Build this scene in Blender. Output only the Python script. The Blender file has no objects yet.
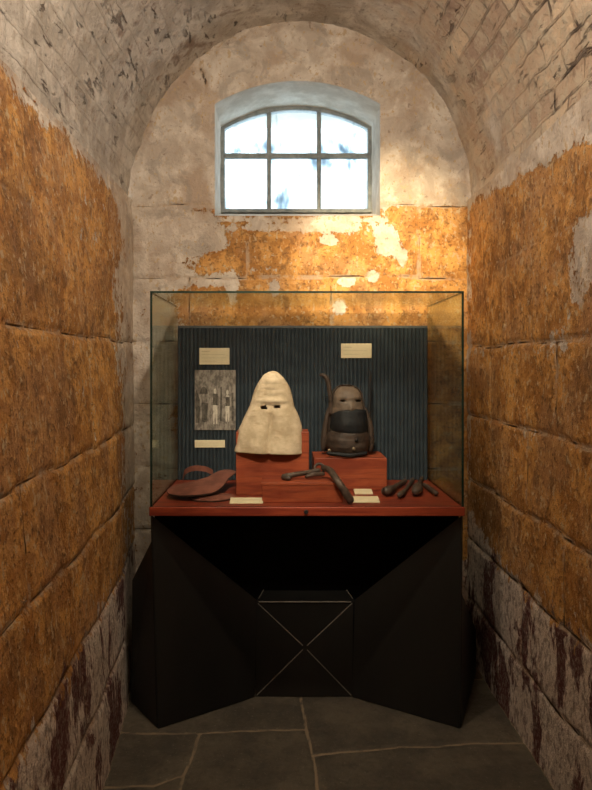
import bpy, bmesh, math, random
import numpy as np
from mathutils import Vector, noise as mn
random.seed(7)
PI = math.pi
col = bpy.context.scene.collection
CAM_H = 1.544; F = 652.0

# ------------------------------------------------------------------ helpers
def tag(o, label=None, cat=None, group=None, kind=None):
    if label: o['label'] = label
    if cat: o['category'] = cat
    if group: o['group'] = group
    if kind: o['kind'] = kind
    return o

def empty(name, loc, label, cat, group=None, rz=0):
    o = bpy.data.objects.new(name, None); col.objects.link(o)
    o.location = loc; o.rotation_euler = (0, 0, rz); o.empty_display_size = .05
    return tag(o, label, cat, group)

def obj(name, bm, mats, parent=None, smooth=False, world=True, autosmooth=None):
    me = bpy.data.meshes.new(name)
    if isinstance(bm, tuple): me.from_pydata(bm[0], [], bm[1])
    else:
        bmesh.ops.recalc_face_normals(bm, faces=bm.faces) if bm.faces else None
        bm.to_mesh(me); bm.free()
    if not isinstance(mats, (list, tuple)): mats = [mats]
    for m in mats: me.materials.append(m)
    if smooth:
        me.polygons.foreach_set('use_smooth', [True]*len(me.polygons))
    o = bpy.data.objects.new(name, me); col.objects.link(o)
    if parent:
        o.parent = parent
        if world:
            # geometry was given in world space: bake the parent's inverse into the mesh
            P = parent; off = Vector((0, 0, 0))
            while P: off += P.location; P = P.parent
            me.transform(__import__('mathutils').Matrix.Translation(-off))
    if autosmooth:
        bm2 = bmesh.new(); bm2.from_mesh(me)
        for f in bm2.faces: f.smooth = True
        for e in bm2.edges:
            if len(e.link_faces) == 2 and e.calc_face_angle(0) > autosmooth: e.smooth = False
        bm2.to_mesh(me); bm2.free()
    return o

def recentre(o):
    """put a single-mesh thing's origin at its base"""
    me = o.data; n = len(me.vertices); a = np.empty(n*3); me.vertices.foreach_get('co', a); a = a.reshape(-1, 3)
    c = Vector(((a[:, 0].min()+a[:, 0].max())/2, (a[:, 1].min()+a[:, 1].max())/2, a[:, 2].min()))
    me.transform(__import__('mathutils').Matrix.Translation(-c)); o.location = c
    return o

def box_bm(x0, x1, y0, y1, z0, z1, bev=0, seg=2, bm=None):
    b = bmesh.new()
    r = bmesh.ops.create_cube(b, size=1)
    for v in b.verts:
        v.co = Vector((x0+(v.co.x+.5)*(x1-x0), y0+(v.co.y+.5)*(y1-y0), z0+(v.co.z+.5)*(z1-z0)))
    if bev: bmesh.ops.bevel(b, geom=b.edges[:], offset=bev, segments=seg, affect='EDGES', profile=.5)
    if bm is not None:
        me = bpy.data.meshes.new('t'); b.to_mesh(me); b.free(); bm.from_mesh(me); bpy.data.meshes.remove(me); return bm
    return b

def slab_bm(pts, thick, bev=0):
    """planar-ish polygon (world points) given thickness along -normal"""
    b = bmesh.new(); vs = [b.verts.new(p) for p in pts]; f = b.faces.new(vs); f.normal_update(); n = f.normal.copy()
    r = bmesh.ops.extrude_face_region(b, geom=[f])
    for v in r['geom']:
        if isinstance(v, bmesh.types.BMVert): v.co -= n*thick
    bmesh.ops.recalc_face_normals(b, faces=b.faces)
    if bev: bmesh.ops.bevel(b, geom=b.edges[:], offset=bev, segments=2, affect='EDGES')
    return b

def catmull(pts, rad, sub=6):
    P = [Vector(p) for p in pts]; out = []; R = []
    n = len(P)
    for i in range(n-1):
        p0, p1, p2, p3 = P[max(i-1, 0)], P[i], P[i+1], P[min(i+2, n-1)]
        for k in range(sub):
            t = k/sub
            out.append(.5*((2*p1)+(-p0+p2)*t+(2*p0-5*p1+4*p2-p3)*t*t+(-p0+3*p1-3*p2+p3)*t**3))
            R.append(rad[i]+(rad[i+1]-rad[i])*t)
    out.append(P[-1]); R.append(rad[-1])
    return out, R

def tube_bm(pts, rad, seg=14, sub=6, flat=1.0, bm=None, round_ends=True, wob=0.0):
    b = bm or bmesh.new()
    if not isinstance(rad, (list, tuple)): rad = [rad]*len(pts)
    P, R = catmull(pts, rad, sub)
    if round_ends:
        d0 = (P[0]-P[1]).normalized(); d1 = (P[-1]-P[-2]).normalized()
        P = [P[0]+d0*R[0]*.9, P[0]+d0*R[0]*.65]+P+[P[-1]+d1*R[-1]*.65, P[-1]+d1*R[-1]*.9]
        R = [R[0]*.3, R[0]*.75]+R+[R[-1]*.75, R[-1]*.3]
    up = Vector((0, 0, 1)); rings = []
    for i, p in enumerate(P):
        t = (P[min(i+1, len(P)-1)]-P[max(i-1, 0)]).normalized()
        s = t.cross(up)
        if s.length < .05: s = Vector((1, 0, 0))
        s.normalize(); u = s.cross(t).normalized()
        ring = []
        for k in range(seg):
            a = 2*PI*k/seg
            r = R[i]*(1+wob*mn.noise(p*45+Vector((a*1.3, 0, 0))))
            ring.append(b.verts.new(p+s*math.cos(a)*r+u*math.sin(a)*r*flat))
        rings.append(ring)
    for i in range(len(rings)-1):
        for k in range(seg):
            b.faces.new((rings[i][k], rings[i][(k+1) % seg], rings[i+1][(k+1) % seg], rings[i+1][k]))
    b.faces.new(rings[0][::-1]); b.faces.new(rings[-1])
    return b

def fbm(x, y, z, s=1.0, o=4):
    return mn.fractal(Vector((x*s, y*s, z*s)), 1.0, 2.0, o)

# ------------------------------------------------------------------ node helper
class NT:
    def __init__(s, name):
        s.m = bpy.data.materials.new(name); s.m.use_nodes = True; s.t = s.m.node_tree
        s.t.nodes.clear(); s.out = s.t.nodes.new('ShaderNodeOutputMaterial')
    def n(s, ty, **kw):
        nd = s.t.nodes.new('ShaderNode'+ty)
        for k, v in kw.items(): setattr(nd, k, v)
        return nd
    def lk(s, a, b): s.t.links.new(a, b)
    def put(s, inp, v):
        if isinstance(v, bpy.types.NodeSocket): s.lk(v, inp)
        elif v is not None:
            if isinstance(v, (tuple, list)) and len(v) == 3 and inp.type == 'RGBA': v = (*v, 1)
            inp.default_value = v
    def pos(s): return s.n('NewGeometry').outputs['Position']
    def objc(s): return s.n('TexCoord').outputs['Object']
    def mapv(s, v, scale=(1, 1, 1), rot=(0, 0, 0), loc=(0, 0, 0)):
        m = s.n('Mapping'); s.lk(v, m.inputs[0]); m.inputs['Scale'].default_value = scale
        m.inputs['Rotation'].default_value = rot; m.inputs['Location'].default_value = loc; return m.outputs[0]
    def noise(s, v, scale, detail=5, rough=.55, dist=0, color=False):
        m = s.n('TexNoise'); s.lk(v, m.inputs['Vector']); m.inputs['Scale'].default_value = scale
        m.inputs['Detail'].default_value = detail; m.inputs['Roughness'].default_value = rough
        m.inputs['Distortion'].default_value = dist; return m.outputs['Color' if color else 'Fac']
    def math(s, op, a, b=None, c=None, clamp=False):
        m = s.n('Math', operation=op, use_clamp=clamp)
        s.put(m.inputs[0], a); s.put(m.inputs[1], b) if b is not None else None
        if c is not None: s.put(m.inputs[2], c)
        return m.outputs[0]
    def step(s, v, lo, hi, a=0, b=1):
        m = s.n('MapRange', interpolation_type='SMOOTHSTEP'); s.put(m.inputs['Value'], v)
        m.inputs['From Min'].default_value = lo; m.inputs['From Max'].default_value = hi
        m.inputs['To Min'].default_value = a; m.inputs['To Max'].default_value = b; return m.outputs[0]
    def mix(s, f, a, b, mode='MIX'):
        m = s.n('Mix', data_type='RGBA', blend_type=mode)
        s.put(m.inputs[0], f); s.put(m.inputs[6], a); s.put(m.inputs[7], b); return m.outputs[2]
    def bump(s, h, strength=.5, dist=.01, nrm=None):
        m = s.n('Bump'); s.put(m.inputs['Height'], h); m.inputs['Strength'].default_value = strength
        m.inputs['Distance'].default_value = dist
        if nrm: s.lk(nrm, m.inputs['Normal'])
        return m.outputs[0]
    def attr(s, name):
        a = s.n('Attribute', attribute_type='GEOMETRY', attribute_name=name)
        sep = s.n('SeparateColor'); s.lk(a.outputs['Color'], sep.inputs[0])
        return sep.outputs[0], sep.outputs[1], sep.outputs[2]
    def bsdf(s, color, rough=.8, normal=None, metal=0, spec=.3, **kw):
        p = s.n('BsdfPrincipled'); s.put(p.inputs['Base Color'], color); s.put(p.inputs['Roughness'], rough)
        s.put(p.inputs['Metallic'], metal); s.put(p.inputs['Specular IOR Level'], spec)
        if normal: s.lk(normal, p.inputs['Normal'])
        for k, v in kw.items(): s.put(p.inputs[k], v)
        s.lk(p.outputs[0], s.out.inputs[0]); return s.m

# ------------------------------------------------------------------ masonry material
def masonry(name, plane):
    """peeling ochre limewash on stone. attribute 'mask': R paint amount, G joint, B low bare zone"""
    t = NT(name); P = t.pos(); R, G, B = t.attr('mask')
    streak = t.mapv(P, (1, 1, .72))
    n1 = t.noise(P, 3.2, 6, .6); n2 = t.noise(streak, 17, 7, .68); n3 = t.noise(P, 60, 4, .6); n4 = t.noise(P, 8, 6, .62, .6)
    n5 = t.noise(streak, 42, 5, .65)
    # ochre
    och = t.mix(t.step(n4, .40, .60), (.40, .185, .050), (.66, .350, .105))
    och = t.mix(t.math('MULTIPLY', t.step(n1, .48, .60), .6), och, (.44, .25, .125))
    och = t.mix(t.math('MULTIPLY', t.step(n2, .52, .62), .6), och, (.17, .085, .035))
    och = t.mix(t.math('MULTIPLY', t.step(n3, .55, .63), .6), och, (.10, .05, .022))
    och = t.mix(t.math('MULTIPLY', t.step(t.noise(P, 34, 5, .7), .57, .63), .55), och, (.72, .46, .20))
    och = t.mix(t.math('MULTIPLY', t.step(t.noise(t.mapv(P, loc=(7, 2, 5)), 2.2, 7, .68, .5), .52, .66), .5), och, (.16, .08, .035))
    # pale limewash
    lim = t.mix(t.step(n4, .35, .7), (.52, .45, .38), (.76, .70, .62))
    lim = t.mix(t.math('MULTIPLY', t.step(n2, .55, .75), .6), lim, (.36, .27, .19))
    lim = t.mix(t.math('MULTIPLY', t.step(n1, .50, .60), .55), lim, (.42, .30, .21))
    lim = t.mix(t.math('MULTIPLY', t.step(t.noise(t.mapv(P, loc=(3, 1, 2)), 4.5, 6, .65, 1.0), .54, .60), .5), lim, (.36, .32, .28))
    lim = t.mix(t.math('MULTIPLY', t.step(t.noise(P, 26, 6, .7), .60, .66), .6), lim, (.22, .15, .11))
    # paint mask
    v = t.math('ADD', R, t.math('MULTIPLY', t.math('SUBTRACT', n2, .5), 1.35))
    v = t.math('ADD', v, t.math('MULTIPLY', t.math('SUBTRACT', n3, .5), .5))
    v = t.math('ADD', v, t.math('MULTIPLY', t.math('SUBTRACT', n1, .5), .9))
    m = t.step(v, .47, .53)
    c = t.mix(m, lim, och)
    # fine pale flecks in ochre
    fl = t.math('MULTIPLY', t.step(t.math('ADD', n5, t.math('MULTIPLY', t.math('SUBTRACT', n4, .5), .25)), .575, .625), .85)
    c = t.mix(fl, c, (.55, .42, .26))
    # low bare zone: lilac-grey render with maroon paint
    low = t.mix(t.step(t.noise(t.mapv(P, (1, 1, .42)), 5, 7, .7, .4), .50, .54), (.70, .61, .53), (.12, .042, .038))
    low = t.mix(t.math('MULTIPLY', t.step(n5, .5, .6), .7), low, (.20, .15, .12))
    low = t.mix(t.math('MULTIPLY', t.step(n3, .5, .65), .5), low, (.45, .38, .33))
    vb = t.math('ADD', B, t.math('MULTIPLY', t.math('SUBTRACT', n2, .5), 1.5))
    ml = t.step(vb, .46, .54)
    c = t.mix(ml, c, low)
    # joints: dark gap, chalky lips
    lips = t.math('MULTIPLY', t.step(G, .12, .5), t.step(n2, .44, .6))
    c = t.mix(t.math('MULTIPLY', lips, .75), c, (.50, .38, .27))
    gap = t.math('MULTIPLY', t.step(G, .6, .95), t.step(n4, .42, .55))
    c = t.mix(t.math('MULTIPLY', gap, .85), c, (.06, .035, .02))
    h = t.math('ADD', t.math('MULTIPLY', n2, .8), t.math('MULTIPLY', n3, .35))
    h = t.math('ADD', h, t.math('MULTIPLY', m, .12)); h = t.math('SUBTRACT', h, t.math('MULTIPLY', gap, .7))
    return t.bsdf(c, .75, t.bump(h, .9, .02), spec=.25)

def vault_mat():
    t = NT('vault_limewashed_brick'); P = t.pos(); R, G, B = t.attr('mask')
    uv = t.n('UVMap', uv_map='UVMap').outputs[0]
    wob = t.n('VectorMath', operation='ADD'); t.lk(uv, wob.inputs[0])
    ns = t.n('VectorMath', operation='SCALE'); t.lk(t.noise(P, 7, 4, .6, 0, True), ns.inputs[0]); ns.inputs['Scale'].default_value = .035
    t.lk(ns.outputs[0], wob.inputs[1])
    br = t.n('TexBrick'); t.lk(wob.outputs[0], br.inputs['Vector'])
    br.inputs['Scale'].default_value = 1; br.inputs['Brick Width'].default_value = .24; br.inputs['Row Height'].default_value = .088
    br.inputs['Mortar Size'].default_value = .007; br.inputs['Mortar Smooth'].default_value = .35; br.inputs['Bias'].default_value = 0
    br.inputs['Color1'].default_value = (0, 0, 0, 1); br.inputs['Color2'].default_value = (1, 1, 1, 1); br.inputs['Mortar'].default_value = (.5, .5, .5, 1)
    rnd = t.n('SeparateColor'); t.lk(br.outputs['Color'], rnd.inputs[0])
    n1 = t.noise(P, 2.6, 6, .6); n2 = t.noise(P, 16, 7, .68); n4 = t.noise(P, 7, 5, .6, .5); n3 = t.noise(P, 55, 4, .6)
    lim = t.mix(t.step(n4, .35, .68), (.44, .40, .35), (.70, .66, .60))
    lim = t.mix(t.math('MULTIPLY', t.step(n2, .52, .7), .6), lim, (.30, .235, .175))
    brk = t.mix(rnd.outputs[0], (.72, .58, .42), (.42, .31, .24))
    brk = t.mix(t.step(n2, .42, .62), brk, (.58, .50, .39))
    vis = t.step(t.math('ADD', R, t.math('MULTIPLY', t.math('SUBTRACT', n1, .5), 1.3)), .4, .65)
    c = t.mix(vis, lim, brk)
    c = t.mix(t.math('MULTIPLY', t.step(t.math('ADD', n4, n1), 1.12, 1.3), .8), c, (.20, .135, .10))
    # ochre bleeding up from the walls
    v = t.math('ADD', B, t.math('MULTIPLY', t.math('SUBTRACT', n2, .5), 1.6))
    c = t.mix(t.step(v, .47, .56), c, (.42, .18, .045))
    jm = t.math('MULTIPLY', br.outputs['Fac'], t.math('MULTIPLY', G, t.step(n4, .38, .62)))
    c = t.mix(t.math('MULTIPLY', jm, .85), c, (.07, .05, .04))
    cl = t.math('MULTIPLY', t.step(t.noise(t.mapv(P, (1, .3, 1)), 20, 5, .65, .3), .585, .64), t.step(n1, .40, .6))
    c = t.mix(t.math('MULTIPLY', cl, .75), c, (.13, .10, .085))
    c = t.mix(t.math('MULTIPLY', t.step(n3, .60, .70), .5), c, (.16, .11, .08))
    h = t.math('SUBTRACT', t.math('MULTIPLY', n2, .9), t.math('MULTIPLY', br.outputs['Fac'], t.math('ADD', t.math('MULTIPLY', G, .9), .0)))
    h = t.math('ADD', h, t.math('MULTIPLY', t.math('MULTIPLY', rnd.outputs[0], G), .25))
    h = t.math('SUBTRACT', h, t.math('MULTIPLY', cl, .8))
    return t.bsdf(c, .85, t.bump(h, 1.0, .022), spec=.15)

def floor_mat():
    t = NT('bluestone_flags'); P = t.pos(); R, G, B = t.attr('mask')
    n1 = t.noise(P, 4, 6, .6); n2 = t.noise(P, 26, 7, .7); n3 = t.noise(P, 90, 3, .6)
    c = t.mix(t.step(n1, .38, .65), (.062, .054, .041), (.108, .092, .066))
    c = t.mix(t.math('MULTIPLY', t.step(n2, .5, .7), .6), c, (.05, .048, .04))
    c = t.mix(t.math('MULTIPLY', t.step(n3, .62, .7), .4), c, (.25, .23, .18))
    v = t.math('ADD', R, t.math('MULTIPLY', t.math('SUBTRACT', n2, .5), .7))
    j = t.step(v, .5, .72)
    c = t.mix(t.math('MULTIPLY', j, .85), c, (.26, .20, .13))
    h = t.math('ADD', t.math('MULTIPLY', n2, .7), t.math('MULTIPLY', n1, .6))
    return t.bsdf(c, t.step(n2, .3, .7, .5, .8), t.bump(h, .6, .01), spec=.35)

def simple(name, c1, c2, rough=.6, scale=12, stretch=(1, 1, 1), bumps=.2, bd=.004, metal=0, spec=.4, detail=5):
    t = NT(name); O = t.mapv(t.objc(), stretch)
    n = t.noise(O, scale, detail, .6)
    c = t.mix(t.step(n, .35, .65), c1, c2)
    return t.bsdf(c, rough, t.bump(t.noise(O, scale*4, 4, .6), bumps, bd), metal, spec)

def wood_mat(name, c1, c2, rough=.4):
    t = NT(name); O = t.mapv(t.objc(), (1.2, 9, 14))
    d = t.noise(O, 1.6, 6, .65, 1.2); f = t.noise(t.mapv(t.objc(), (3, 40, 60)), 3, 4, .6)
    c = t.mix(t.step(d, .36, .64), c1, c2)
    c = t.mix(t.math('MULTIPLY', t.step(f, .5, .7), .35), c, tuple(v*.45 for v in c1))
    return t.bsdf(c, rough, t.bump(f, .12, .002), spec=.4)

def glass_mat(name, tint, refl=.06):
    t = NT(name)
    tr = t.n('BsdfTransparent'); tr.inputs[0].default_value = (*tint, 1)
    gl = t.n('BsdfGlossy'); gl.inputs['Roughness'].default_value = .02; gl.inputs['Color'].default_value = (.9, 1, .95, 1)
    lw = t.n('Fresnel'); lw.inputs[0].default_value = 1.45
    mx = t.n('MixShader'); t.lk(t.math('MULTIPLY', lw.outputs[0], refl/.04*.5, clamp=True), mx.inputs[0])
    t.lk(tr.outputs[0], mx.inputs[1]); t.lk(gl.outputs[0], mx.inputs[2]); t.lk(mx.outputs[0], t.out.inputs[0])
    return t.m

M = {}
M['side'] = masonry('ochre_limewashed_stone', 'x')
M['vault'] = vault_mat(); M['floor'] = floor_mat()
M['reveal'] = simple('window_reveal_limewash', (.50, .45, .38), (.66, .62, .55), .85, 7, bumps=.5, bd=.01, spec=.15)
M['black'] = simple('black_painted_panel', (.009, .009, .0085), (.016, .0155, .014), .5, 3, (1, 1, .25), .08, .002, spec=.35)
M['void'] = simple('black_recess_paint', (.006, .006, .008), (.010, .010, .012), .8, 3, bumps=.05, spec=.1)
M['edge_glint'] = simple('edge_glint_grey', (.13, .12, .10), (.22, .20, .17), .5, 20, bumps=.1)  # pale grey paints in the light caught by the plinth edges
M['wood'] = wood_mat('red_stained_hardwood', (.16, .024, .012), (.29, .052, .020), .42)
M['woodb'] = wood_mat('red_stained_block_wood', (.22, .038, .016), (.38, .085, .032), .5)
M['wood_d'] = simple('dark_slate_board', (.028, .040, .050), (.038, .052, .063), .75, 14, bumps=.15, spec=.2)
M['board_cap'] = simple('slate_board_cap', (.06, .075, .085), (.09, .105, .11), .6, 14, bumps=.1)
M['glass'] = glass_mat('case_glass', (.98, .988, .98), .03)
M['glass_side'] = glass_mat('case_side_glass', (.94, .955, .93), .04)
M['gedge'] = simple('polished_glass_edge', (.012, .035, .028), (.02, .05, .04), .2, 10, bumps=0, spec=.6)
def pane_mat():
    t = NT('grimy_window_glass'); O = t.pos()
    n = t.noise(t.mapv(O, (1, 1, .45)), 9, 3, .5, .3); n2 = t.noise(t.mapv(O, (.35, 1, 1)), 7, 2, .5)
    c = t.mix(t.step(t.math('ADD', t.math('MULTIPLY', n, .7), t.math('MULTIPLY', n2, .3)), .50, .68), (.97, .99, 1.0), (.27, .31, .345))
    tr = t.n('BsdfTransparent'); t.lk(c, tr.inputs[0]); tl = t.n('BsdfTranslucent'); t.lk(c, tl.inputs[0])
    mx = t.n('MixShader'); mx.inputs[0].default_value = .12; t.lk(tr.outputs[0], mx.inputs[1]); t.lk(tl.outputs[0], mx.inputs[2])
    t.lk(mx.outputs[0], t.out.inputs[0]); return t.m
M['pane'] = pane_mat()
M['wframe'] = simple('grey_painted_window_frame', (.17, .20, .21), (.27, .30, .30), .6, 25, bumps=.3)
M['card'] = simple('cream_card', (.68, .60, .40), (.76, .68, .47), .8, 8, bumps=.05, spec=.15)
M['ink'] = simple('faded_print_ink', (.40, .34, .23), (.45, .38, .26), .8, 8, bumps=0, spec=.1)
M['iron'] = simple('dark_worn_iron', (.045, .030, .022), (.10, .068, .05), .5, 30, bumps=.5, spec=.5)
M['metal'] = simple('dull_brass', (.30, .24, .15), (.18, .14, .09), .4, 30, bumps=.2, metal=.6)
M['lock'] = simple('black_lock', (.01, .01, .01), (.02, .02, .02), .4, 30, bumps=.2)

def canvas_mat():
    t = NT('aged_cream_canvas'); O = t.objc()
    n = t.noise(O, 14, 6, .6); n2 = t.noise(t.mapv(O, (1, 1, 3)), 22, 4, .6)
    c = t.mix(t.step(n, .35, .68), (.48, .38, .25), (.70, .58, .41))
    c = t.mix(t.math('MULTIPLY', t.step(n2, .55, .72), .45), c, (.36, .25, .14))
    wv = t.n('TexWave', wave_type='BANDS', bands_direction='X'); t.lk(O, wv.inputs[0]); wv.inputs['Scale'].default_value = 90
    h = t.math('ADD', t.math('MULTIPLY', wv.outputs['Fac'], .12), n2)
    return t.bsdf(c, .9, t.bump(h, .5, .006), spec=.1)
M['canvas'] = canvas_mat()
def leather(name, a, b, rough=.6):
    return simple(name, a, b, rough, 18, bumps=.45, bd=.004, spec=.35, detail=6)
M['leather_red'] = leather('red_brown_leather', (.15, .052, .036), (.25, .095, .065))
M['leather_edge'] = leather('dark_leather_edge', (.03, .015, .010), (.05, .024, .016))
M['leather_tan'] = leather('tan_leather', (.075, .055, .040), (.14, .104, .076))
M['leather_brown'] = leather('brown_leather', (.028, .019, .014), (.055, .036, .026))
M['leather_blk'] = leather('blue_black_leather', (.006, .008, .010), (.010, .012, .014), .6)

# ------------------------------------------------------------------ the cell shell
Y0, YB = -1.0, 3.50
XR, XL = .982, -.811
SPR = 2.403; APEX = 3.364
def xl_bot(y):
    pts = [(-1, -.56), (1.2, -.575), (2.37, -.658), (2.95, -.706), (3.3, -.775), (3.6, -.81)]
    for (a, xa), (b, xb) in zip(pts, pts[1:]):
        if y <= b: return xa+(xb-xa)*(y-a)/(b-a)
    return pts[-1][1]
def left_x(y, h):
    w = max(0, min(1, 1-h/SPR)); return XL+(xl_bot(y)-XL)*w**.8
def seg_d(p, a, b):
    px, py = p; ax, ay = a; bx, by = b; dx, dy = bx-ax, by-ay
    L = dx*dx+dy*dy or 1e-9; t = max(0, min(1, ((px-ax)*dx+(py-ay)*dy)/L))
    return math.hypot(px-ax-t*dx, py-ay-t*dy)
def joint_at(u, v, lines, w=.016):
    du = .022*mn.noise(Vector((u*3.1, v*3.1, 3))); dv = .022*mn.noise(Vector((u*3.1, v*3.1, 9)))
    d = min(seg_d((u+du, v+dv), a, b) for a, b in lines)
    return max(0, 1-d/w)

def grid_obj(name, us, vs, fpos, fmask, mat, nrm, uvf=None):
    """fpos(u,v)->xyz before relief, nrm(u,v) unit normal into the room, fmask(u,v)->(R,G,B)"""
    verts, cols, uvs = [], [], []
    for v in vs:
        for u in us:
            p = Vector(fpos(u, v)); r, g, b, disp = fmask(u, v)
            verts.append(p+Vector(nrm(u, v))*disp); cols += [r, g, b, 1]
            if uvf: uvs.append(uvf(u, v))
    nu = len(us)
    faces = [(j*nu+i, j*nu+i+1, (j+1)*nu+i+1, (j+1)*nu+i) for j in range(len(vs)-1) for i in range(nu-1)]
    me = bpy.data.meshes.new(name); me.from_pydata(verts, [], faces)
    a = me.color_attributes.new('mask', 'FLOAT_COLOR', 'POINT'); a.data.foreach_set('color', cols)
    if uvf:
        ul = me.uv_layers.new(name='UVMap'); li = np.empty(len(me.loops), dtype=int); me.loops.foreach_get('vertex_index', li)
        ul.data.foreach_set('uv', np.array(uvs)[li].ravel())
    me.materials.append(mat); me.polygons.foreach_set('use_smooth', [True]*len(me.polygons))
    o = bpy.data.objects.new(name, me); col.objects.link(o); o['kind'] = 'structure'
    return o
def lin(a, b, step):
    n = max(1, round((b-a)/step)); return [a+(b-a)*i/n for i in range(n+1)]
def relief(x, y, z): return .006*fbm(x, y, z, 3.5, 5)+.0025*fbm(x, y, z, 16, 3)

# left wall: u = depth, v = height
courses_l = [.30, .59, .90, 1.225, 1.655, 2.03, 2.40]
vj_l = [(2.53, 1.225, 1.655), (1.75, .9, 1.225), (3.05, .59, .9), (2.2, .3, .59), (1.6, 1.655, 2.03), (2.9, 1.655, 2.03), (2.3, 2.03, 2.4), (3.1, 0, .3)]
lines_l = [((-1.2, h), (3.6, h)) for h in courses_l]+[((a, b), (a, c)) for a, b, c in vj_l]
def mask_left(u, v):
    g = joint_at(u, v, lines_l)
    if v > 1.7: g *= .35
    r = .80
    r -= max(0, (v-2.32))*4.5                                # flaking towards the vault
    r -= .5*min(1, max(0, (u-2.85)/.45))*(1 if v > .9 else .4)  # bare strip in the corner
    r -= .10*max(0, (v-1.75))
    lowb = .59+.02*math.sin(u*3)
    b = .5+(lowb-v)*3.2+(.25 if u > 3.0 and v < .62 else 0)
    x = left_x(u, v)
    return r, g, max(-.5, min(1.6, b)), relief(x, u, v)-.010*g
us = lin(Y0, 1.2, .04)+lin(1.2, YB+.03, .0115)[1:]
grid_obj('wall_left', us, lin(-.02, SPR+.02, .0115), lambda u, v: (left_x(u, v), u, v), mask_left, M['side'], lambda u, v: (1, 0, 0))
# right wall
courses_r = [.30, .62, .94, 1.285, 1.635, 2.02]
vj_r = [(2.36, 1.285, 1.635), (2.64, .94, 1.285), (2.3, .62, .94), (3.1, 1.285, 1.635), (2.7, .3, .62), (2.9, 1.635, 2.02), (1.8, .94, 1.285)]
lines_r = [((-1.2, h), (3.6, h)) for h in courses_r]+[((a, b), (a, c)) for a, b, c in vj_r]
def mask_right(u, v):
    g = joint_at(u, v, lines_r)
    if v > 1.75: g *= .4
    top = 2.40-.085*(3.5-u)
    r = .86-max(0, (v-(top-.05))*9)
    r -= .30*math.exp(-(((u-2.14)/.16)**2+((v-1.88)/.16)**2))*2.2   # big pale flake on the right
    r -= .22*math.exp(-(((v-1.62)/.07)**2))+.2*math.exp(-(((v-1.26)/.06)**2))
    if u > 3.42: r -= .3
    b = .5+(.63-v)*3.2+max(0, (u-2.95))*1.6*max(0, 1.25-v)
    return r, g, max(-.5, min(1.6, b)), relief(XR+5, u, v)-.010*g
grid_obj('wall_right', us, lin(-.02, SPR+.02, .0115), lambda u, v: (XR, u, v), mask_right, M['side'], lambda u, v: (-1, 0, 0))
XC = (XL+XR)/2; AX = (XR-XL)/2+.012; AZ = APEX-SPR
# back wall with the window opening
WX0, WX1, WZ0, WS, WA = -.372, .516, 2.345, 2.945, 3.069
WC = (WX0+WX1)/2
_rise = WA-WS; _R = ((WX1-WX0)**2/4+_rise**2)/(2*_rise)
def arch(x, x0=WX0, x1=WX1, top=WA):
    c = (x0+x1)/2; return top-_R+math.sqrt(max(0, _R*_R-(x-c)**2))
lines_b = [((-1, h), (1.1, h)) for h in (.33, .66, .99, 1.33, 1.67, 2.015, 2.405)]+[((.722, 2.015), (.722, 2.405)), ((-.2, 2.015), (-.2, 2.2)), ((.25, 1.67), (.25, 2.015)), ((-.5, 1.67), (-.5, 2.015)), ((.5, 1.33), (.5, 1.67)), ((-.7, .99), (-.7, 1.33))]
blobs = [(-.36, 2.0, .16, .05, .7), (-.42, 2.25, .10, .10, .5), (.56, 2.20, .07, .08, 1.1), (.34, 2.0, .05, .04, 1.1), (.24, 2.21, .06, .025, 1.0), (.47, 2.02, .04, .05, .9), (-.28, 1.93, .03, .07, .8), (-.05, 1.95, .03, .07, .8),
         (-.1, 2.06, .16, .025, .35), (.07, 2.29, .42, .045, .85), (.3, 1.85, .05, .05, .8), (-.36, 2.20, .09, .05, .6), (.64, 2.12, .03, .05, .8), (-.12, 2.13, .10, .03, .4)]
def mask_back(u, v):
    g = joint_at(u, v, lines_b, .014)
    if v > 2.44: g = max(0, 1-seg_d((u, v), (-.445, 3.13), (-.415, 3.05))/.016)*1.3
    if abs(v-2.405) < .03: g *= .9
    r = .86
    if v > 2.38: r = .86-(v-2.38)*22
    r += .10 if v < 2.38 and u > -.4 else 0
    edge = -.50+.06*math.sin(v*9)
    r -= min(.9, max(0, (edge+.08-u)*5))*(.9 if v > 1.95 else .62)
    if u < -.45 and v > 2.36: r += .2
    for bx, bz, rx, rz, s in blobs: r -= s*math.exp(-(((u-bx)/rx)**2+((v-bz)/rz)**2))
    near = max(abs(u-WC)-(WX1-WX0)/2, 0)
    if v > WZ0-.03 and near < .05: r -= .3
    if v > 2.8: r = min(r, -.2+.45*math.exp(-(((u-.78)/.16)**2+((v-2.72)/.22)**2)))
    if 2.44 < v <= 2.8: r = min(r, .05+.2*math.exp(-(((u-.78)/.10)**2+((v-2.7)/.18)**2)))
    b = .5+(.5-v)*5
    return max(-.6, r), g, max(-.5, min(1.6, b)), relief(u, 9, v)-.009*g
nb = lambda u, v: (0, -1, 0)
def back_patch(us, rows):
    verts, cols = [], []
    for row in rows:
        for u, v in zip(us, row):
            r, g, b, d = mask_back(u, v)
            e = min(1, max(0, max(abs(u-WC)-(WX1-WX0)/2, WZ0-v, v-arch(min(max(u, WX0), WX1))))/.03)
            el = math.hypot((u-XC)/AX, max(0, v-SPR)/AZ); f = max(0, 1-max(0, 1-el)*.95/(.055+.02*mn.noise(Vector((u*5, v*5, 1))))) if v > SPR-.1 else 0
            d += .05*f*f
            verts.append((u, YB-d*e, v)); cols += [r, g, b, 1]
    n = len(us)
    return verts, cols, [(j*n+i, j*n+i+1, (j+1)*n+i+1, (j+1)*n+i) for j in range(len(rows)-1) for i in range(n-1)]
S = .0125
patches = []
uL = lin(-.86, WX0, S); uM = lin(WX0, WX1, S); uR = lin(WX1, 1.03, S)
hs = lin(0, WZ0, S)+lin(WZ0, 3.42, S)[1:]
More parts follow.
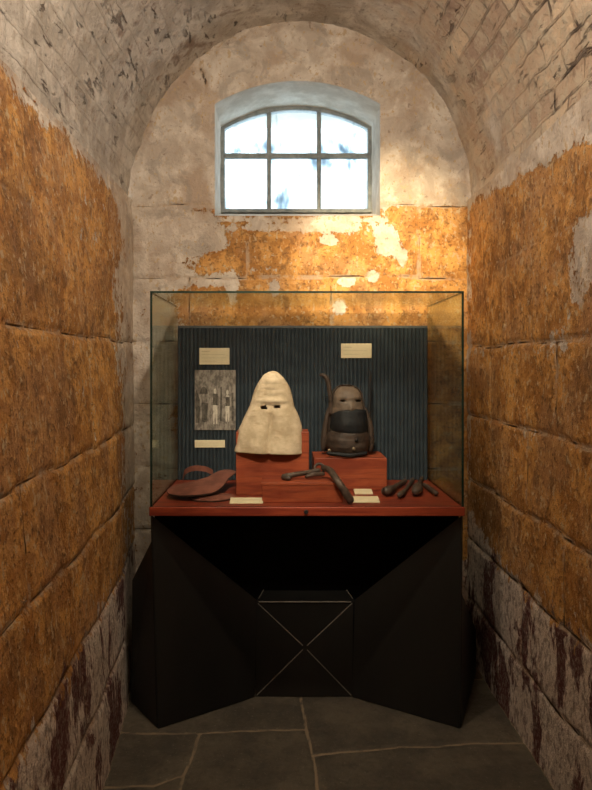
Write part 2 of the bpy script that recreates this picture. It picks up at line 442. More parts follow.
patches.append(back_patch(uL, [[h]*len(uL) for h in hs])); patches.append(back_patch(uR, [[h]*len(uR) for h in hs]))
hb = lin(0, WZ0, S); patches.append(back_patch(uM, [[h]*len(uM) for h in hb]))
patches.append(back_patch(uM, [[arch(u)+(3.42-arch(u))*k/30 for u in uM] for k in range(31)]))
V, Cc, Fa = [], [], []
for a, b, c in patches:
    o_ = len(V); V += a; Cc += b; Fa += [tuple(i+o_ for i in f) for f in c]
me = bpy.data.meshes.new('wall_back'); me.from_pydata(V, [], Fa)
ca = me.color_attributes.new('mask', 'FLOAT_COLOR', 'POINT'); ca.data.foreach_set('color', Cc)
me.materials.append(M['side']); me.polygons.foreach_set('use_smooth', [True]*len(me.polygons))
wb = bpy.data.objects.new('wall_back', me); col.objects.link(wb); wb['kind'] = 'structure'
# window reveal (jambs, arched soffit, sloping sill)
YW = 3.86; SILLW = 2.447
loop_f, loop_b = [], []
for h in lin(WZ0, WS, .03): loop_f.append((WX0, h))
for x in lin(WX0, WX1, .02)[1:-1]: loop_f.append((x, arch(x)))
for h in lin(WS, WZ0, .03) if False else lin(WZ0, WS, .03)[::-1]: loop_f.append((WX1, h))
for x in lin(WX0, WX1, .03)[::-1][1:-1]: loop_f.append((x, WZ0))
def back_h(h): return SILLW+(h-WZ0)*(WS-SILLW)/(WS-WZ0) if h < WS else h
verts, faces = [], []; n = len(loop_f); K = 12
for k in range(K+1):
    t = k/K
    for (x, h) in loop_f:
        hb_ = back_h(h); hh = h+(hb_-h)*t; y = YB+(YW+.03-YB)*t
        w = .005*fbm(x, y, hh, 7, 3)*(1 if 0 < k < K else .0)
        cx, ch = WC, 2.7; d = Vector((cx-x, ch-hh)); d.normalize()
        verts.append((x+d.x*w, y, hh+d.y*w))
for k in range(K):
    for i in range(n): faces.append((k*n+i, k*n+(i+1) % n, (k+1)*n+(i+1) % n, (k+1)*n+i))
rv = obj('trim_1', (verts, faces), M['reveal'], smooth=False, autosmooth=.7); rv['kind'] = 'structure'
# vault
def vpos(u, v): return (XC+AX*math.cos(v), u, SPR+AZ*math.sin(v))
def mask_vault(u, v):
    right = v < PI/2
    a = v if right else PI-v                        # angle above springing
    s = a*.95
    R = (.62 if right else .25)
    if right: R = .75-.45*max(0, a-1.0)-.35*max(0, (u-2.9))*1.5
    G = (.95*min(1, max(0, (3.05-u)/.7))+.05)*min(1, max(0, (1.35-a)*3)) if right else .16*min(1, max(0, (1.1-a)*2))
    if right and a < .5 and u > 2.4: G *= .5
    B = .5-(s-(.0 if not right else .01))*7 if not right or u > 2.7 else .4-s*7
    x, y, z = vpos(u, v)
    d = .012*fbm(x, y, z, 3, 4)+.005*fbm(x, y*.4, z, 14, 3)
    if right:                                        # the courses really step in and out
        ci = int(s/.088); bi = int((u+(.12 if ci % 2 else 0))/.24)
        d += .006*(mn.noise(Vector((ci*1.7, bi*2.3, 5))))*min(1, max(0, (3.3-u)*1.5))
    return R, G, max(-.6, B), d
us2 = lin(Y0, 1.0, .05)+lin(1.0, YB+.03, .014)[1:]
grid_obj('ceiling', us2, lin(0, PI, .0125), vpos, mask_vault, M['vault'],
         lambda u, v: (-math.cos(v), 0, -math.sin(v)), lambda u, v: (u, (v if v < PI/2 else PI-v)*.95))
# floor
fl_lines = [((-.90, 2.75), (-.352, 2.736)), ((-.352, 2.736), (.094, 2.781)), ((.115, 2.585), (.469, 2.635)), ((.469, 2.635), (1.2, 2.69)),
            ((.08, 3.6), (.083, 3.0)), ((.083, 3.0), (.094, 2.78)), ((.094, 2.78), (.115, 2.585)), ((.115, 2.585), (.128, 2.2)), ((.128, 2.2), (.12, 1.6)),
            ((-.352, 2.736), (-.362, 2.6)), ((-.362, 2.6), (-.385, 2.46)), ((-.385, 2.46), (-.375, 2.3)), ((-.385, 2.47), (-.48, 2.40)), ((-.48, 2.40), (-.8, 2.39)),
            ((-.375, 2.3), (-.9, 1.9)), ((-.9, 1.6), (1.2, 1.62)), ((-.9, 3.25), (1.2, 3.2)), ((-.9, .9), (1.2, .9)), ((-.3, .9), (-.3, 1.6)), ((.5, 3.2), (.5, 3.6))]
def mask_floor(u, v):
    du = .012*mn.noise(Vector((u*6, v*6, 3))); dv = .012*mn.noise(Vector((u*6, v*6, 9)))
    d = min(seg_d((u+du, v+dv), a, b) for a, b in fl_lines)
    g = max(0, 1-d/.017); r = g*.95
    e = min(abs(u-left_x(v, 0)), abs(XR-u)); r = max(r, .75*max(0, 1-e/.022))
    return r, g, 0, .004*fbm(u, v, 2, 3, 4)+.0015*fbm(u, v, 2, 20, 2)-.005*g-.001
grid_obj('floor', lin(-.86, 1.03, .0115), lin(Y0, 2.1, .05)+lin(2.1, YB+.03, .0115)[1:], lambda u, v: (u, v, 0), mask_floor, M['floor'], lambda u, v: (0, 0, 1))
# wall behind the camera
grid_obj('wall_front', lin(-.86, 1.03, .05), lin(0, 3.42, .05), lambda u, v: (u, Y0, v), lambda u, v: (.8 if v < 2.4 else 0, 0, .5+(.58-v)*5 if v > .3 else 1.4, relief(u, 1, v)), M['side'], lambda u, v: (0, 1, 0))

# ------------------------------------------------------------------ window
win = bpy.data.objects.new('window_1', None); col.objects.link(win); win.location = (WC, YW, SILLW); win['kind'] = 'structure'
def arcbar(inset_o, inset_i, y0, y1):
    """arched ring frame"""
    b = bmesh.new(); def_ = []
    def ringpts(ins):
        pts = []; x0, x1 = WX0+ins, WX1-ins
        pts.append((x0, SILLW+ins*.8))
        for x in lin(x0, x1, .025): pts.append((x, arch(x)-ins))
        pts.append((x1, SILLW+ins*.8)); return pts
    A = ringpts(inset_o); Bp = ringpts(inset_i); m = min(len(A), len(Bp))
    def resample(p, n):
        xs = [p[1][0]+(p[-2][0]-p[1][0])*i/(n-1) for i in range(n)]
        ins = p[0][0]-WX0
        return [p[0]]+[(x, arch(x)-ins) for x in xs]+[p[-1]]
    A = resample(A, 40); Bp = resample(Bp, 40); n = len(A)
    va = [[b.verts.new((x, y, z)) for x, z in L] for y in (y0, y1) for L in (A, Bp)]
    for i in range(n):
        j = (i+1) % n
        b.faces.new((va[0][i], va[0][j], va[1][j], va[1][i])); b.faces.new((va[2][i], va[2][j], va[3][j], va[3][i]))
        b.faces.new((va[0][i], va[0][j], va[2][j], va[2][i])); b.faces.new((va[1][i], va[1][j], va[3][j], va[3][i]))
    return b
obj('window_frame', arcbar(-.004, .022, YW-.02, YW+.025), M['wframe'], win)
bx_ = [-.0886, .2067]; HB = 2.778
for x in bx_: obj('glazing_bar', box_bm(x-.0125, x+.0125, YW-.014, YW+.012, SILLW+.01, arch(x)-.012, .003), M['wframe'], win)
obj('transom_bar', box_bm(WX0+.015, WX1-.015, YW-.02, YW+.012, HB-.015, HB+.015, .004), M['wframe'], win)
xs = [WX0+.015, bx_[0], bx_[1], WX1-.015]
for i in range(3):
    a, c = xs[i], xs[i+1]
    obj('window_pane', box_bm(a, c, YW-.002, YW+.002, SILLW+.012, HB), M['pane'], win)
    top = [(x, arch(x)-.015) for x in lin(a, c, .02)]
    obj('window_pane', slab_bm([(a, YW-.002, HB), (c, YW-.002, HB)]+[(x, YW-.002, z) for x, z in top[::-1]], -.004), M['pane'], win)
M['grille'] = simple('weathered_pale_grille', (.42, .50, .55), (.5, .58, .62), .7, 20, bumps=.1)
# outer wall opening thickness, so daylight enters only through the window
b = bmesh.new()
box_bm(-1.6, WX0-.002, YW+.03, YW+.35, 1.8, 3.6, bm=b); box_bm(WX1+.002, 1.8, YW+.03, YW+.35, 1.8, 3.6, bm=b)
box_bm(WX0-.002, WX1+.002, YW+.03, YW+.35, 1.8, SILLW-.005, bm=b); box_bm(WX0-.002, WX1+.002, YW+.03, YW+.35, WA+.005, 3.6, bm=b)
ow = obj('trim_2', b, M['reveal']); ow['kind'] = 'structure'

# ------------------------------------------------------------------ display case
CX0, CX1, CY0, CY1 = -.565, .759, 2.75, 3.43
TT = .945; CT = 1.856; TH = .038
case = empty('display_case', ((CX0+CX1)/2, (CY0+CY1)/2, 0), 'glass museum display case with red wooden top on black faceted plinth below the arched window', 'display case')
obj('tabletop', box_bm(CX0-.004, CX1+.004, CY0-.004, CY1, TT-TH, TT, .003), M['wood'], case); top_ = bpy.context.scene.objects.get('tabletop')
lk = obj('lock', (lambda b: (bmesh.ops.create_cone(b, cap_ends=True, segments=20, radius1=.010, radius2=.008, depth=.012), b)[1])(bmesh.new()), M['lock'])
lk.data.transform(__import__('mathutils').Matrix.Rotation(PI/2, 4, 'X')); lk.parent = top_; lk.location = Vector((.093, CY0-.008, TT-.019))-case.location
G = .008
def pane(name, x0, x1, y0, y1, z0, z1, mat):
    b = box_bm(x0, x1, y0, y1, z0, z1)
    dims = (x1-x0, y1-y0, z1-z0); ax = dims.index(min(dims))
    b.normal_update()
    for f in b.faces: f.material_index = 0 if abs(f.normal[ax]) > .9 or f.normal.y > .9 else 1
    return obj(name, b, [mat, M['gedge']], case)
pane('glass_pane', CX0, CX1, CY0, CY0+G, TT, CT-G-.0003, M['glass'])['label'] = 'front glass pane'
pane('glass_pane', CX0, CX0+G, CY0+G+.0003, CY1-.0003, TT, CT-G-.0003, M['glass_side'])['label'] = 'left side glass pane'
pane('glass_pane', CX1-G, CX1, CY0+G+.0003, CY1-.0003, TT, CT-G-.0003, M['glass_side'])['label'] = 'right side glass pane'
pane('glass_pane', CX0, CX1, CY0, CY1, CT-G, CT, M['glass'])['label'] = 'top glass pane'
# ribbed backboard
BT = 1.735; BX0, BX1 = CX0+G+.003, CX1-G-.003; BF = 3.395
nr = 64; ptsx = []
b = bmesh.new(); N = nr*8; prev = None
for i in range(N+1):
    x = BX0+(BX1-BX0)*i/N; ph = (i % 8)/8; d = .010*abs(math.sin(PI*ph))**.8
    y = BF-d
    cur = [b.verts.new((x, y, TT+.002)), b.verts.new((x, y, BT)), b.verts.new((x, BF+.012, BT)), b.verts.new((x, BF+.012, TT+.002))]
    if prev:
        for k in range(4): b.faces.new((prev[k], prev[(k+1) % 4], cur[(k+1) % 4], cur[k]))
    else: b.faces.new(cur)
    prev = cur
b.faces.new(prev[::-1])
bb_ = obj('backboard', b, M['wood_d'], case)
obj('backboard_cap', box_bm(BX0, BX1, BF+.001, BF+.022, BT+.0005, BT+.014, .002), M['board_cap'], bb_)
# plinth
zf = 2.76
L_A, L_B, L_C, L_D = (-.560, 2.765, TT-TH-.001), (-.533, 2.765, .001), (-.135, 3.03, .001), (-.126, 3.03, .452)
R_A, R_B, R_C, R_D = (.754, 2.765, TT-TH-.001), (.745, 2.765, .001), (.316, 3.03, .001), (.328, 3.03, .452)
obj('plinth_wing', slab_bm([L_B, L_C, L_D, L_A], .018, .0015), M['black'], case)['label'] = 'left front facet of black plinth'
obj('plinth_wing', slab_bm([R_B, R_A, R_D, R_C], .018, .0015), M['black'], case)['label'] = 'right front facet of black plinth'
def side(pts): return slab_bm(pts, .016, .0015)
obj('side_wing', side([(-.700, 2.985, .001), (-.539, 2.769, .001), (-.562, 2.769, .80), (-.695, 2.985, .56)]), M['black'], case)
obj('side_wing', side([(.752, 2.77, .001), (.962, 3.27, .001), (.962, 3.27, .22), (.757, 2.77, .57)]), M['black'], case)
# straight flanks under the tabletop and the black recess between the wings
obj('plinth_flank', box_bm(-.556, -.540, 2.80, CY1-.01, .001, TT-TH-.001, .001), M['void'], case)
obj('plinth_flank', box_bm(.735, .751, 2.80, CY1-.01, .001, TT-TH-.001, .001), M['void'], case)
obj('recess_panel', box_bm(-.538, .733, 3.19, 3.205, .001, TT-TH-.001, .001), M['void'], case)
obj('ledge', slab_bm([(-.126, 3.03, .452), (.328, 3.03, .452), (.30, 3.13, .462), (-.098, 3.13, .462)], .012, .001), M['black'], case)
# centre panel: four shallow triangular facets meeting at a point
c0, c1, c2, c3 = Vector((-.133, 3.034, .001)), Vector((.318, 3.034, .001)), Vector((.322, 3.034, .440)), Vector((-.127, 3.034, .440))
cc = Vector((.098, 3.050, .222))
b = bmesh.new(); vv = [b.verts.new(p) for p in (c0, c1, c2, c3)]; m_ = b.verts.new(cc)
bk = [b.verts.new(p+Vector((0, .04, 0))) for p in (c0, c1, c2, c3)]
for i in range(4): b.faces.new((vv[i], vv[(i+1) % 4], m_)); b.faces.new((vv[(i+1) % 4], vv[i], bk[i], bk[(i+1) % 4]))
b.faces.new(bk)
cp_ = obj('centre_panel', b, M['black'], case)
for p in (c0, c1, c2, c3):  # thin pale beads stand in for light along the facet edges
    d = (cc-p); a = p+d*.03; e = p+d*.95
    obj('edge_glint_bead', tube_bm([a, (a+e)/2, e], .0024, 8, 2), M['edge_glint'], cp_)
obj('edge_glint_bead', tube_bm([c3+Vector((.012, -.006, .004)), (c2+c3)/2+Vector((0, -.006, .004)), c2+Vector((-.012, -.006, .004))], .0030, 8, 2), M['edge_glint'], cp_)
obj('edge_glint_bead', tube_bm([(-.118, 3.04, .456), (-.108, 3.08, .461), (-.098, 3.125, .466)], .0020, 8, 2), M['edge_glint'], cp_)
obj('edge_glint_bead', tube_bm([(.320, 3.04, .456), (.310, 3.08, .461), (.300, 3.125, .466)], .0020, 8, 2), M['edge_glint'], cp_)

# ------------------------------------------------------------------ blocks
tag(recentre(obj('display_block', box_bm(-.221, .115, 3.00, 3.14, TT+.001, 1.236, .003), M['woodb'])), 'tall red wooden block carrying the pale canvas hood', 'display block')
tag(recentre(obj('display_block', box_bm(.1435, .493, 3.12, 3.36, TT+.001, 1.099, .003), M['woodb'])), 'wide red wooden block under the dark leather mask', 'display block')
lb = empty('display_block', (.08, 2.91, TT+.001), 'low red wooden block at the front with iron restraint lying on it', 'display block')
obj('block_body', box_bm(-.095, .256, 2.832, 2.985, TT+.001, 1.020, .002), M['woodb'], lb)
obj('block_top', box_bm(-.098, .259, 2.829, 2.988, 1.0205, 1.034, .002), M['woodb'], lb)

# ------------------------------------------------------------------ canvas hood
def prof(tab, h):
    for a, c in zip(tab, tab[1:]):
        if a[0] >= h >= c[0]:
            t = (a[0]-h)/(a[0]-c[0]) if a[0] != c[0] else 0
            return [p+(q-p)*t for p, q in zip(a, c)]
    return tab[-1] if h < tab[-1][0] else tab[0]
sc = 3.0/F
HP = [(371.5, 273, 273), (372.4, 269, 277), (375, 264, 280.5), (379, 261, 284.3), (383, 258.5, 287), (390, 254.8, 290), (399.5, 252.2, 292.2), (405.6, 251, 293), (412, 248, 295.5),
      (418, 245, 298), (428, 240.5, 300), (439, 238, 301), (454, 236, 301.5)]
TH_ = [(CAM_H-(y-365)*sc, ((a+c)/2-284)*sc, (c-a)/2*sc) for y, a, c in HP]
hemF, hemB = CAM_H-(453-365)*sc, 1.2375
nA, nH = 120, 80
b = bmesh.new(); rings = []
htop = TH_[0][0]
for j in range(nH+1):
    s = (j/nH)**1.25 if j < nH else 1
    ring = []
    for k in range(nA):
        a = 2*PI*k/nA; fr = -math.cos(a)                  # a=0 -> back(+y); a=pi -> front
        fw = min(1, max(0, (fr+.45)*2.5)) ; fw = fw*fw*(3-2*fw)
        hem = hemB+(hemF-hemB)*fw-.008*math.sin(a)*fw*.7
        h = htop-(htop-hem)*s
        hh, cx, w = prof(TH_, h)
        q = (htop-h)/(htop-hemF)                          # 0 top .. 1 hem
        dF = min(w*1.0, .055+.015*q); dB = min(w*.9, .065+.02*q)
        ca, sa = math.cos(a), math.sin(a)
        ex = .85; w *= 1+.04*q
        x = cx+w*math.copysign(abs(sa)**ex, sa)
        d = dB if ca > 0 else dF
        y = 3.025+d*math.copysign(abs(ca)**ex, ca)
        if fr > 0:
            hpx = 365+(CAM_H-h)/sc; u = (x-cx)
            low = max(0, min(1, (hpx-408)/12))
            y += low*.011*1.7*math.exp(-(u/.010)**2)             # centre crease
            y += low*.004*math.sin(u*50+.6)*min(1, abs(u)/.03)*q
            y += .007*math.exp(-((hpx-406)/3.5)**2)*math.exp(-(u/.055)**2)   # sunk eye band
            y -= .009*math.exp(-((hpx-400.5)/1.8)**2)*math.exp(-(u/.07)**2)    # brow ridge
            if hpx < 400: y += .0013*math.sin(hpx*1.1)*max(0, 1-abs(u)/.06)
        nz = .005*fbm(x, y, h, 9, 3)
        p = Vector((x+sa*nz, y+nz*ca, h)); ring.append(b.verts.new(p))
    rings.append(ring)
hood_faces = []
for j in range(nH):
    for k in range(nA):
        f = [rings[j][k], rings[j][(k+1) % nA], rings[j+1][(k+1) % nA], rings[j+1][k]]
        c = sum((v.co for v in f), Vector())/4
        hpx = 365+(CAM_H-c.z)/sc; xpx = 284+c.x/sc
        if c.y < 3.01 and (abs(xpx-263.8) < 2.9 and abs(hpx-406.8) < 1.7 or abs(xpx-276.8) < 3.0 and abs(hpx-406.4) < 1.6): continue
        b.faces.new(f)
bmesh.ops.remove_doubles(b, verts=b.verts, dist=.0002)
hood = recentre(obj('canvas_hood', b, M['canvas'], smooth=True))
sm = hood.modifiers.new('s', 'SOLIDIFY'); sm.thickness = .003; sm.offset = 1
tag(hood, 'pale cream canvas hood with two small eye holes propped on a tall red block', 'hood')

# ------------------------------------------------------------------ dark leather mask
s2 = 3.2/F; MB_ = 1.0995
def mp(px, py, y=3.2): k = y/F; return ((px-284)*k, y, CAM_H-(py-365)*k)
mk = empty('leather_mask', (.305, 3.22, MB_), 'dark brown leather mask with tan eye panel and black mouth cover on wide red block', 'mask')
def head_loft(tab, y0, dF, dB, n=64, rows=40, a0=0, a1=2*PI, hole=None, nzs=.003, front=None):
    b = bmesh.new(); R_ = []
    T = [(CAM_H-(y-365)*s2, ((a+c)/2-284)*s2, (c-a)/2*s2, d) for y, a, c, d in tab]
    ht, hb2 = T[0][0], T[-1][0]; full = abs(a1-a0-2*PI) < 1e-6
    for j in range(rows+1):
        h = ht+(hb2-ht)*j/rows; _, cx, w, d = prof(T, h); ring = []
        for k in range(n+(0 if full else 1)):
            a = a0+(a1-a0)*k/n; ca, sa = math.cos(a), math.sin(a)
            x = cx+w*math.copysign(abs(sa)**.9, sa); y = y0-(dF*d if ca > 0 else dB*d)*math.copysign(abs(ca)**.9, ca)
            if front: y += front(x, h) if ca > 0 else 0
            nz = nzs*fbm(x, y, h, 14, 3); ring.append(b.verts.new((x+sa*nz, y-ca*nz, h)))
        R_.append(ring)
    m = len(R_[0])
    for j in range(rows):
        for k in range(m if full else m-1):
            f = (R_[j][k], R_[j][(k+1) % m], R_[j+1][(k+1) % m], R_[j+1][k])
            c = sum((v.co for v in f), Vector())/4
            if hole and hole(c): continue
            b.faces.new(f)
    if full: b.faces.new(R_[0][::-1])
    return b
def noseb(x, h):
    px = 284+x/s2; py = 365+(CAM_H-h)/s2
    return -.016*math.exp(-((px-350.5)/3)**2-((py-407.5)/4)**2)-.004*math.exp(-((py-397)/2.5)**2)+.006*math.exp(-((py-400.5)/2)**2)*(math.exp(-((px-342)/3.5)**2)+math.exp(-((px-357.5)/3.5)**2))
face_tab = [(386.5, 341, 353, .3), (388.5, 337.5, 357, .6), (391.5, 335, 360, .8), (396, 333, 362, .93), (402, 331.8, 363.4, 1), (410, 331, 365, 1.02), (425, 330.5, 366.3, 1.04), (436, 330, 367.5, 1.05), (454, 328, 368, 1)]
def eyeh(c):
    px = 284+c.x/s2; py = 365+(CAM_H-c.z)/s2
    return c.y < 3.21 and any(((px-ex)/3.0)**2+((py-400.4)/1.05)**2 < 1 for ex in (341.8, 357.6))
f_ = obj('face_panel', head_loft(face_tab, 3.23, .085, .07, 120, 90, hole=eyeh, front=noseb), M['leather_tan'], mk, smooth=True); f_['label'] = 'tan leather face'
cov = [(408.5, 339, 362, .9), (410.5, 333, 366.5, 1.0), (414, 330.8, 367.5, 1.02), (424, 330, 368.5, 1.05), (430, 330.5, 368.5, 1.04), (432.5, 333, 367.5, 1.0)]
o = obj('mouth_cover', head_loft([(y, a, c, d) for y, a, c, d in cov], 3.23, .098, .07, 60, 24, -PI*.5, PI*.5), M['leather_blk'], mk, smooth=True)
sm = o.modifiers.new('s', 'SOLIDIFY'); sm.thickness = .004; o['label'] = 'black leather mouth cover'
chin = [(431.5, 330, 368, 1), (434, 327.5, 369, 1.06), (439, 325.5, 370, 1.12), (446, 325.5, 370, 1.12), (450, 327, 369, 1.05), (455, 331, 366, .92)]
col_ = o = obj('collar', head_loft(chin, 3.23, .098, .08, 80, 30, nzs=.007), M['leather_brown'], mk, smooth=True); o['label'] = 'brown leather collar'
# brow / crown band and side flaps
crown = [(384.8, 342, 352, .3), (386.2, 338, 356.5, .6), (389, 334.5, 360.5, .85), (393, 331.8, 363.3, .95), (402, 330.2, 365, 1.0), (420, 329, 367.5, 1.02), (438, 327.5, 369, 1.05)]
o = obj('crown', head_loft(crown, 3.235, .07, .085, 60, 36, PI*.40, PI*1.60), M['leather_brown'], mk, smooth=True)
sm = o.modifiers.new('s', 'SOLIDIFY'); sm.thickness = .005
for sx, pts in ((-1, [(331, 404), (327.5, 415), (325.2, 428), (324, 440), (323, 449)]), (1, [(365, 408), (369, 420), (371, 432), (371.5, 442), (370.5, 450)])):
    o = obj('side_flap', tube_bm([mp(x, y, 3.215) for x, y in pts], [.006, .012, .014, .015, .010], 16, 6, 1.0, wob=.25), M['leather_brown'], mk, smooth=True)
obj('upright_strap', tube_bm([mp(321.3, 374.8, 3.2), mp(324.2, 375.8, 3.2), mp(327.4, 380, 3.2), mp(329.3, 389, 3.2), mp(330.6, 400, 3.2), mp(331, 413, 3.2)], [.010, .014, .015, .014, .013, .012], 14, 6, .8, wob=.2), M['leather_brown'], mk, smooth=True)
obj('upright_rod', tube_bm([mp(369.8, 372, 3.24), mp(369.7, 395, 3.24), mp(369, 415, 3.24), mp(370, 440, 3.24)], [.007, .009, .010, .010], 10, 4), M['leather_blk'], mk, smooth=True)
for px, py in ((329.5, 450.5), (353.5, 449), (356.5, 440)):
    bb = bmesh.new(); bmesh.ops.create_uvsphere(bb, u_segments=16, v_segments=10, radius=.009)
    for v in bb.verts: v.co = Vector(mp(px, py, 3.118 if px > 340 else 3.14))+Vector((v.co.x, v.co.y*.6, v.co.z))
    obj('buckle', bb, M['metal'] if px != 356.5 else M['lock'], col_, smooth=True)
bb = tube_bm([mp(328, 453.3, 3.13), mp(340, 454.6, 3.115), mp(352, 455.3, 3.115), mp(366, 453, 3.14)], [.008, .010, .010, .008], 12, 6, wob=.2)
obj('collar_rim', bb, M['leather_blk'], col_, smooth=True)

# ------------------------------------------------------------------ leather pads (left)
def pad(outline, z, th, dome, tilt=None, mats=None):
    """flat stitched leather piece from a closed outline (x,y)"""
    n = 72; P, _ = catmull([(x, y, 0) for x, y in outline]+[(*outline[0], 0)], [0]*(len(outline)+1), 8)
    P = P[:-1]; c = sum(P, Vector())/len(P); b = bmesh.new(); R_ = []
    prof_ = [(0, dome), (.35, dome*.93), (.7, dome*.6), (.93, .1*dome), (1.0, 0), (1.0, -th), (.9, -th)]
    for s, hgt in prof_[1:]:
        ring = []
        for p in P:
            q = c+(p-c)*s; zz = z+th+hgt+.003*mn.noise(Vector((q.x*14, q.y*14, 1)))*(1 if hgt > 0 else 0)
            if tilt: zz += tilt(q.x, q.y)
            ring.append(b.verts.new((q.x, q.y, zz)))
        R_.append(ring)
    m = len(P)
    for j in range(len(R_)-1):
        for k in range(m):
            f = b.faces.new((R_[j][k], R_[j][(k+1) % m], R_[j+1][(k+1) % m], R_[j+1][k]))
            if j >= 3: f.material_index = 1
    b.faces.new(R_[0][::-1]); b.faces.new(R_[-1])
    return b
tag(recentre(obj('leather_pad', pad([(-.425, 2.93), (-.40, 2.865), (-.33, 2.838), (-.26, 2.865), (-.222, 2.925), (-.235, 2.985), (-.30, 3.01), (-.38, 2.99)], TT+.001, .006, .010), [M['leather_red'], M['leather_edge']], autosmooth=.6)),
    'flat round brown leather pad lying underneath the larger oval leather pad', 'leather pad')
lp = empty('leather_pad', (-.4, 2.98, TT+.02), 'larger oval red-brown leather pad with curved strap, on top at left of case', 'leather pad')
obj('pad_body', pad([(-.530, 2.945), (-.50, 2.885), (-.42, 2.853), (-.33, 2.88), (-.285, 2.96), (-.262, 3.10), (-.235, 3.20), (-.30, 3.24), (-.36, 3.14), (-.43, 3.07), (-.51, 3.02)], TT+.021, .006, .014,
    lambda x, y: .13*max(0, y-2.90)+.05*max(0, x+.45)), [M['leather_red'], M['leather_edge']], lp, autosmooth=.6)
bb = bmesh.new(); P, _ = catmull([(-.475, 3.06, TT+.055), (-.468, 3.09, TT+.092), (-.43, 3.12, TT+.105), (-.38, 3.15, TT+.096), (-.345, 3.17, TT+.075)], [1]*5, 8)
prev = None
for i, p in enumerate(P):
    w = .013; cur = [bb.verts.new(p+Vector((0, -.003, -w))), bb.verts.new(p+Vector((0, -.003, w))), bb.verts.new(p+Vector((0, .003, w))), bb.verts.new(p+Vector((0, .003, -w)))]
    if prev:
        for k in range(4): bb.faces.new((prev[k], prev[(k+1) % 4], cur[(k+1) % 4], cur[k]))
    else: bb.faces.new(cur)
    prev = cur
bb.faces.new(prev[::-1]); obj('strap', bb, M['leather_red'], lp, autosmooth=.6)

# ------------------------------------------------------------------ iron pieces
ir = empty('iron_restraint', (.1, 2.9, 1.036), 'dark jointed iron restraint draped over the low front block', 'iron restraint')
zt = 1.036
obj('bar', tube_bm([(.012, 2.90, zt+.014), (.05, 2.90, zt+.021), (.10, 2.92, zt+.026), (.155, 2.94, zt+.032)], [.013, .012, .010, .012], 14, 6, wob=.15), M['iron'], ir, smooth=True)
bb = tube_bm([(.000, 2.885, zt+.013), (.012, 2.875, zt+.011), (.022, 2.868, zt+.011)], [.014, .013, .011], 14, 5, wob=.2); obj('knob', bb, M['iron'], ir, smooth=True)
bb = tube_bm([(.16+.022*math.cos(a), 2.945+.01*math.sin(a), zt+.040+.020*math.sin(a)) for a in [i*PI/5 for i in range(11)]], .0065, 10, 3, round_ends=False); obj('ring', bb, M['iron'], ir, smooth=True)
obj('hinge', tube_bm([(.10, 2.90, zt+.012), (.135, 2.90, zt+.022), (.175, 2.92, zt+.020)], [.008, .011, .009], 12, 5, wob=.3), M['iron'], ir, smooth=True)
obj('bent_arm', tube_bm([(.178, 2.94, zt+.045), (.205, 2.88, zt+.040), (.232, 2.805, zt+.006), (.258, 2.795, zt-.030), (.283, 2.797, TT+.021)], [.013, .015, .016, .017, .018], 16, 6, wob=.1), M['iron'], ir, smooth=True)
def club(label, pts, rad, extra=None):
    e = empty('iron_piece', (pts[0][0], pts[0][1], TT+.001), label, 'iron restraint')
    obj('bulb', tube_bm(pts[:3], rad[:3], 18, 6, wob=.12), M['iron'], e, smooth=True)
    obj('handle', tube_bm(pts[2:], rad[2:], 12, 6, wob=.12), M['iron'], e, smooth=True)
    return e
def T(px, py, r):                                        # a point resting on the tabletop
    y = (CAM_H-TT-r)*F/(py-365); return ((px-284)*y/F, y, TT+.004+r)
club('dark iron pear-ended piece with thick stem beside the cream cards', [T(385, 492, .020), T(388, 491.5, .021), T(393, 489, .016), T(399, 485.0, .014), T(405, 482, .014)], [.019, .022, .014, .012, .013])
club('slim dark iron rod with small knob, middle of the three right-hand irons', [T(399.5, 496, .014), T(401.5, 494.5, .014), T(404, 492, .010), T(408.5, 486.5, .010), T(412.5, 480.5, .013)], [.012, .014, .010, .0085, .012])
e = club('dark iron piece with round bulb and side strap nearest the right pane', [T(415.5, 492.5, .020), T(417, 490, .024), T(418.5, 486, .018), T(420, 482, .014), T(422, 478.5, .013)], [.018, .026, .016, .010, .010])
obj('strap', tube_bm([T(424, 485.5, .012), T(428, 488, .011), T(432, 491, .011), T(436, 494, .011)], [.010, .012, .011, .012], 12, 5, wob=.2), M['iron'], e, smooth=True)

# ------------------------------------------------------------------ cards and print
def card_text(parent, x0, x1, z0, z1, y, rows):
    b = bmesh.new()
    for i, (a, c, s) in enumerate(rows):
        zc = z1-(z1-z0)*(i+1)/(len(rows)+1); w = x1-x0
        # broken into words
        x = x0+w*a
        while x < x0+w*c:
            ww = random.uniform(.004, .010)*s
            box_bm(x, min(x+ww, x0+w*c), y-.0004, y, zc-.0011*s, zc+.0011*s, bm=b); x += ww+.002
    return obj('lettering', b, M['ink'], parent)
def wall_card(px0, px1, py0, py1, label, rows=None):
    y = BF-.0102; k = y/F; x0, x1 = (px0-284)*k, (px1-284)*k; z1, z0 = CAM_H-(py0-365)*k, CAM_H-(py1-365)*k
    e = empty('label_card', ((x0+x1)/2, y, z0), label, 'label card')
    obj('card', box_bm(x0, x1, y-.004, y, z0, z1, .0006, 1), M['card'], e)
    if rows: card_text(e, x0, x1, z0, z1, y-.0042, rows)
wall_card(199.5, 229.5, 348, 364.5, 'cream text card pinned above the black-and-white picture', [(.08, .35, 1.3), (.08, .85, .8), (.08, .9, .8), (.08, .6, .8)])
wall_card(341, 371.5, 343.5, 358, 'cream text card pinned on ribbed board above the leather mask', [(.08, .35, 1.3), (.08, .85, .8), (.08, .6, .8)])
wall_card(194.8, 225, 440, 447.5, 'narrow cream card pinned below the black-and-white picture')
